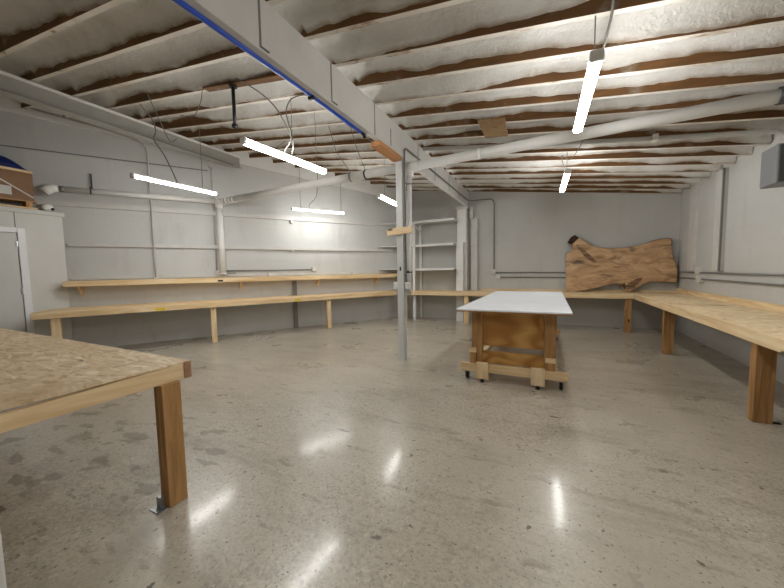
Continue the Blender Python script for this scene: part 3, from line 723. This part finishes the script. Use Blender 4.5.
# conduit under the joists to the grey unit heater
k3 = thing('ceiling_conduit', 'pale conduit under the joists bending down to the grey wall unit', 'conduit', (1, 5.4, 3.1))
xs = [(-2.1,5.68), (-.2,5.74), (1.2,5.72), (2.2,5.68)]
pts = [(x,y,roofz(x)-.045) for x, y in xs] + bend((2.2,5.68,roofz(2.2)-.045),(2.50,5.66,roofz(2.5)-.045),(2.50,5.57,2.8),.12) + [(2.50,5.56,2.862)]
part(k3, 'tube', MB().tube(pts, .030, 12), M['conduit'], world=True)
for x in (-.12, 1.28):
    part(k3, 'strap', MB().box(x-.03,x+.03,5.68,5.78,roofz(x)-.075,roofz(x)+.005), M['joist_under'], world=True)
hb_ = thing('unit_heater', 'grey metal box unit mounted high on the right wall', 'heater', (2.45, 5.5, 2.42))
part(hb_, 'casing', MB().box(2.30, RX+.0005, 5.30, 5.62, 2.42, 2.86, .01), M['greymetal'], world=True)
part(hb_, 'front_grille', MB().box(2.315, 2.64, 5.285, 5.30, 2.435, 2.845, .004), M['greymetal_dark'], 'dark grille face', world=True)
for i in range(6):
    part(hb_, 'louvre', MB().bar((2.37,5.278,2.50+i*.052), (2.61,5.278,2.50+i*.052), .012, .03, up=(0,.6,.8)), M['greymetal_dark'], world=True)
part(hb_, 'base_knob', MB().tube([(2.46,5.4,2.422),(2.46,5.4,2.395)], .03, 12), M['galv'], world=True)

# ------------------------------------------------------------------ live-edge slab leaning on the back wall
out = [(.391,.876),(.385,1.2),(.373,1.85),(.44,1.90),(.505,1.946),(.547,2.03),(.47,2.09),(.411,2.178),(.48,2.26),(.564,2.319),(.675,2.238),(.76,2.17),(.85,2.104),(.93,2.045),(1.021,1.997),(1.18,1.960),(1.352,1.945),(1.53,1.948),
       (1.708,1.964),(1.88,1.995),(2.048,2.04),(2.16,2.085),(2.266,2.119),(2.38,2.128),(2.463,2.13),(2.50,2.04),(2.480,1.93),(2.492,1.814),(2.53,1.66),(2.573,1.54),(2.600,1.44),(2.605,1.359),(2.60,1.22),(2.578,1.11),(2.445,1.133),(2.33,1.148),
       (2.207,1.156),(2.09,1.140),(1.983,1.109),(1.88,1.02),(1.777,.915),(1.70,.895),(1.619,.925),(1.56,1.03),(1.515,1.109),(1.43,1.105),(1.334,1.084),(1.18,1.035),(1.024,.984),(.80,.93),(.60,.895)]
sl = thing('live_edge_slab', 'big live-edge walnut slab with bark edges leaning on the back wall', 'wood slab', (1.45, 9.40, ZR))
zb_ = .876
def lean(z): return 9.35 + (z-zb_)*.085
def jig(i): return .006*nz(i*2.3, 1.7)
front = [(x+jig(i), lean(z), z+jig(i+50)) for i, (x, z) in enumerate(out)]
mb = MB().prism(front, (0, .075, 0), .006)
part(sl, 'plank', mb, M['slab'], world=True)
def edge_strip(idx, w=.014):
    m = MB()
    for a, b2 in zip(idx, idx[1:]):
        p, q = Vector(front[a]), Vector(front[b2]); m.bar(p+Vector((0,.040,0)), q+Vector((0,.040,0)), .074, w, up=(q-p).cross(Vector((0,1,0))))
    return m
for idx in (range(10, 25), range(24, 34), range(33, 42), range(43, 51), range(2, 6)):
    part(sl, 'bark_edge', edge_strip(list(idx)), M['bark'], 'dark bark edge', world=True)
part(sl, 'branch_stub', MB().prism([(.405,lean(2.17)-.02,2.15),(.47,lean(2.26)-.02,2.27),(.565,lean(2.33)-.02,2.33),(.66,lean(2.26)-.02,2.25),(.56,lean(2.16)-.02,2.15),(.50,lean(2.08)-.02,2.08)], (0,.11,0), .008), M['bark'], 'dark sawn branch stub', world=True)
def scar(pts):
    m = MB(); P = []
    for k in range(len(pts)):                                     # ragged outline
        a, b2 = Vector((*pts[k], 0)), Vector((*pts[(k+1) % len(pts)], 0))
        for u in (0, .33, .66):
            q = a.lerp(b2, u); P.append((q.x + .012*nz(q.x*30, q.y*30, 1), lean(q.y) - .006, q.y + .012*nz(q.x*30, q.y*30, 5)))
    return m.prism(P, (0, .02, 0))
part(sl, 'bark_scar', scar([(.60,2.10),(.70,2.02),(.82,1.90),(.97,1.74),(1.06,1.60),(.97,1.62),(.84,1.72),(.74,1.83),(.64,1.97)]), M['knot'], 'greyish bark scar running down from the branch stub', world=True)
part(sl, 'bark_scar', scar([(1.62,.95),(1.70,.93),(1.80,1.0),(1.93,1.15),(1.98,1.25),(1.86,1.22),(1.72,1.12),(1.64,1.05)]), M['knot'], 'greyish bark scar at the lower branch', world=True)
part(sl, 'dark_knot', scar([(1.55,1.08),(1.62,1.10),(1.66,1.04),(1.62,.95)]), M['bark'], 'dark hollow by the lower branch', world=True)

# ------------------------------------------------------------------ rolling bench with white top
rc = thing('rolling_bench', 'rolling plywood assembly bench with a white laminate top on casters', 'bench', (-.42, 5.8, 0))
ZT = 1.0
part(rc, 'tabletop', MB().box(-1.075, .24, 4.06, 7.60, ZT-.022, ZT, .004), M['laminate'], 'white laminate top with dark underside edge', world=True)
part(rc, 'top_core', MB().box(-1.07, .235, 4.07, 7.595, ZT-.04, ZT-.0225), M['firX'], world=True)
y0, y1 = 4.36, 7.35
for x0, x1 in ((-.935,-.80), (-.045,.09)):
    for ya in (y0, (y0+y1)/2-.05, y1-.10):
        part(rc, 'corner_post', MB().box(x0, x1, ya, ya+.09, .14, ZT-.04, .004), M['amberZ'], world=True)
for ya in (y0+.035, y1-.05):
    part(rc, 'end_panel', MB().box(-.80, -.045, ya, ya+.02, .475, ZT-.042), M['ply'], world=True)
    part(rc, 'lower_rail', MB().box(-.80, -.045, ya, ya+.02, .235, .40), M['ply'], world=True)
for x in (-.90, .05):
    part(rc, 'side_rail', MB().box(x, x+.035, y0+.09, y1-.1, ZT-.15, ZT-.042), M['amberY'], world=True)
for x in (-.93, .045):
    part(rc, 'base_rail', MB().box(x-.02, x+.06, y0+.092, y1+.0, .13, .22), M['pineY'], world=True)
part(rc, 'cross_board', MB().box(-1.085, .225, y0-.047, y0-.004, .125, .235, .004), M['pineX'], 'pale pine board across the foot', world=True)
part(rc, 'cross_board', MB().box(-1.085, .225, y1+.004, y1+.047, .125, .235, .004), M['pineX'], world=True)
for xa, xb in ((-.865,-.705), (-.19,-.03)):
    part(rc, 'foot_cleat', MB().box(xa, xb, y0-.093, y0-.049, .045, .265, .004), M['pineZ'], 'pale pine cleat', world=True)
for xa, xb, z in ((-.955,-.868,.385), (-.03,.085,.335)):
    part(rc, 'stub_post', MB().box(xa, xb, y0-.046, y0-.002, .237, z, .004), M['amberZ' ], world=True)
    part(rc, 'stub_cap', MB().box(xa, xb, y0-.049, y0-.0005, z, z+.055, .003), M['pineX'], 'pale cut block', world=True)
for x, y in ((-1.0,y0+.03), (.15,y0+.03), (-1.0,y1-.03), (.15,y1-.03)):
    cst = part(rc, 'caster', MB().box(x-.035,x+.035,y-.035,y+.035,.118,.128).box(x-.030,x-.022,y-.02,y+.02,.04,.118).box(x+.022,x+.030,y-.02,y+.02,.04,.118), M['galv'], world=True)
    part(cst, 'wheel', MB().tube([(x-.018,y,.045),(x+.018,y,.045)], .045, 18), M['rubber'], world=True)
for x in (-.785, -.11):
    part(rc, 'levelling_foot', MB().tube([(x,y0-.068,.046),(x,y0-.068,.002)], .025, 12), M['rubber'], world=True)

# ------------------------------------------------------------------ near left work table
ZN = .915
nt = thing('work_table', 'big near work table with a stained chipboard top and pine apron', 'table', (-4.2, .2, 0))
X0, X1, Y0, Y1 = -6.6, -2.24, -1.3, 1.33
part(nt, 'tabletop', MB().box(X0, X1+.034, Y0, Y1, ZN-.011, ZN), M['osb'], world=True)
part(nt, 'apron', MB().prism([(X1+.004,Y0,ZN-.112),(X1+.004,Y1-.045,ZN-.11),(X1+.004,Y1-.045,ZN-.012),(X1+.004,.95,ZN-.018),(X1+.004,.35,ZN-.034),(X1+.004,Y0,ZN-.034)], (.039,0,0)), M['pineY'], world=True)
part(nt, 'end_apron', MB().box(X0, X1+.043, Y1-.042, Y1+.0, ZN-.11, ZN-.021, .004), M['firX'], world=True)
part(nt, 'apron_end', MB().box(X1+.0435, X1+.050, Y1-.045, Y1+.002, ZN-.112, ZN-.004, .002), M['endgrain'], 'reddish cut end of the end board', world=True)
for x, y in ((-2.21,1.185), (-2.21,-1.0), (-6.4,1.17), (-6.4,-1.0)):
    lg = part(nt, 'leg', MB().box(x-.045, x-.002, y-.06, y+.06, 0, ZN-.021, .003).box(x-.001, x+.042, y-.058, y+.058, 0, ZN-.112, .003), M['amberZ'], world=True)
part(nt, 'back_apron', MB().box(X0, X1, Y0, Y0+.04, ZN-.11, ZN-.021), M['firX'], world=True)
part(nt, 'foot_bracket', MB().box(-2.255,-2.215,1.095,1.122,0,.075,.002).box(-2.275,-2.175,1.06,1.122,0,.007,.001), M['galv'], 'small steel floor bracket', world=True)
solo('side_stanchion', MB().box(-1.30,-1.20,.12,.245,0,.885,.006), M['paint'], 'pale grey upright post at the lower left edge beside the near table', 'post')

# ------------------------------------------------------------------ closet with door, and what is stored on it
CX = -8.64
mb = MB().prism([(CX,2.93,0), (CX,-1.2,0), (wx(-1.2)+.02,-1.2,0), (wx(2.93)+.02,2.93,0)], (0,0,2.70))
struct('wall_closet', mb, M['gypsum'])
struct('trim_10', MB().box(CX-.02, CX+.03, -1.2, 2.96, 2.67, 2.75, .006), M['gypsum'])
dn = struct('door_1', MB().box(CX+.002, CX+.03, .95, 2.29, .01, 2.29), M['door'])
fr = MB().box(CX+.002, CX+.05, 2.30, 2.40, 0, 2.39, .006).box(CX+.002, CX+.05, .85, 2.299, 2.30, 2.39, .006).box(CX+.002, CX+.05, .85, .94, 0, 2.30, .006)
part(dn, 'door_frame', fr, M['trimwhite'], 'white door frame')
for z in (.35, 1.2, 2.05): part(dn, 'hinge', MB().box(CX+.02, CX+.045, 2.275, 2.305, z, z+.1), M['galv'])
struct('trim_11', MB().box(CX+.001, CX+.006, 2.29, 2.30, 2.40, 2.67), M['dark'])

PZ = 2.755
pt = thing('pallet', 'thin wooden pallet lying on top of the closet', 'pallet', (-8.74, 1.7, PZ))
part(pt, 'bottom_board', MB().box(-8.70, -8.62, .5, 2.60, PZ, PZ+.03), M['pineY'], world=True)
part(pt, 'bottom_board', MB().box(-8.95, -8.87, .5, 2.2, PZ, PZ+.03), M['pineY'], world=True)
for y in (.6, 1.35, 2.05, 2.50):
    part(pt, 'block', MB().box(-8.85 if y > 2.2 else -8.93, -8.635, y-.04, y+.04, PZ+.031, PZ+.13), M['firX'], world=True)
part(pt, 'deck', MB().prism([(-8.63,.5,PZ+.131),(-8.63,2.60,PZ+.131),(-8.80,2.60,PZ+.131),(-9.0,2.3,PZ+.131),(-9.0,.5,PZ+.131)], (0,0,.02)), M['firY'], world=True)
ZC = PZ + .153
cr = thing('wrapped_carton', 'big brown carton with a pale top rim on the pallet above the closet', 'box', (-8.75, 1.6, ZC))
part(cr, 'carton', MB().prism([(-8.66,.6,ZC),(-8.66,2.58,ZC),(-8.80,2.58,ZC),(-8.98,2.3,ZC),(-8.98,.6,ZC)], (0,0,.54)), M['card'], world=True)
part(cr, 'rim', MB().box(-8.665,-8.635,.6,2.58,ZC+.50,ZC+.545,.004), M['pineY'], 'pale wooden top rim', world=True)
part(cr, 'strap', MB().bar((-8.652,1.9,ZC+.50), (-8.652,2.57,ZC+.06), .008, .02, up=(0,.5,.8)), M['paper'], 'pale strap running down diagonally', world=True)
part(cr, 'paper_label', MB().box(-8.660,-8.652,1.75,2.12,ZC+.08,ZC+.36,.001), M['paper'], 'white paper label', world=True)
part(cr, 'paper_label', MB().box(-8.660,-8.653,2.14,2.30,ZC+.07,ZC+.22,.001), M['paper'], 'white paper label', world=True)
mb = MB(); bmesh.ops.create_grid(mb.b, x_segments=24, y_segments=12, size=1)
top = []
for v in mb.b.verts:
    u, w = v.co.x, v.co.y
    h = .26*max(0, 1-abs(u)**3)*max(0, 1-abs(w)**3) + .04*nz(u*3, w*3)*(1-abs(u))*(1-abs(w))
    v.co = Vector((-8.79 + w*.11, 1.84 + u*.72, ZC+.546 + max(.0, h)))
for f in mb.b.faces: f.smooth = True
r_ = bmesh.ops.extrude_face_region(mb.b, geom=list(mb.b.faces))
for v in [g for g in r_['geom'] if isinstance(g, bmesh.types.BMVert)]: v.co.z = ZC+.546 if v.co.z < ZC+.55 else v.co.z
solo('folded_tarp', mb, M['tarp'], 'dark blue folded tarp heaped on the brown carton', 'tarp')
sc_ = thing('pipe_fitting', 'round white pipe fitting with a dark hole on the closet top edge', 'fitting', (-8.66, 2.74, 2.75))
part(sc_, 'body', MB().sphere((-8.655,2.74,2.825), .072, .9, 1.15, 1), M['paint_bright'], world=True)
part(sc_, 'opening', MB().tube([(-8.60,2.79,2.80),(-8.585,2.80,2.79)], .024, 12), M['black'], 'dark opening', world=True)

# ------------------------------------------------------------------ camera, world, scale to metres
for me in bpy.data.meshes: me.transform(Matrix.Scale(K, 4))
for o in C.objects: o.location = Vector(o.location)*K

cam = bpy.data.cameras.new('camera'); co = bpy.data.objects.new('camera', cam); C.objects.link(co)
f, pit, rol, yaw = 321.684, .07197, .017678, .455488
fw = Vector((-math.sin(yaw)*math.cos(pit), math.cos(yaw)*math.cos(pit), -math.sin(pit)))
r = Vector((math.cos(yaw), math.sin(yaw), 0)); dn_ = fw.cross(r)
r2 = r*math.cos(rol) + dn_*math.sin(rol); d2 = -r*math.sin(rol) + dn_*math.cos(rol)
m = Matrix((( r2.x, -d2.x, -fw.x, 0), (r2.y, -d2.y, -fw.y, 0), (r2.z, -d2.z, -fw.z, 0), (0,0,0,1)))
m.translation = Vector((0, 0, 1.5*K)); co.matrix_world = m
cam.sensor_width = 36; cam.lens = f/784*36; cam.clip_start = .02
sc = bpy.context.scene; sc.camera = co
w = bpy.data.worlds.new('world'); sc.world = w; w.use_nodes = True
w.node_tree.nodes['Background'].inputs[0].default_value = (.5, .5, .5, 1); w.node_tree.nodes['Background'].inputs[1].default_value = .05
sc.view_settings.view_transform = 'Standard'; sc.view_settings.look = 'None'
sc.view_settings.gamma = 1; sc.view_settings.use_curve_mapping = False
sc.view_settings.exposure = 1.44
sc.cycles.use_denoising = True
sc.cycles.max_bounces = 8; sc.cycles.diffuse_bounces = 5; sc.cycles.sample_clamp_indirect = 6
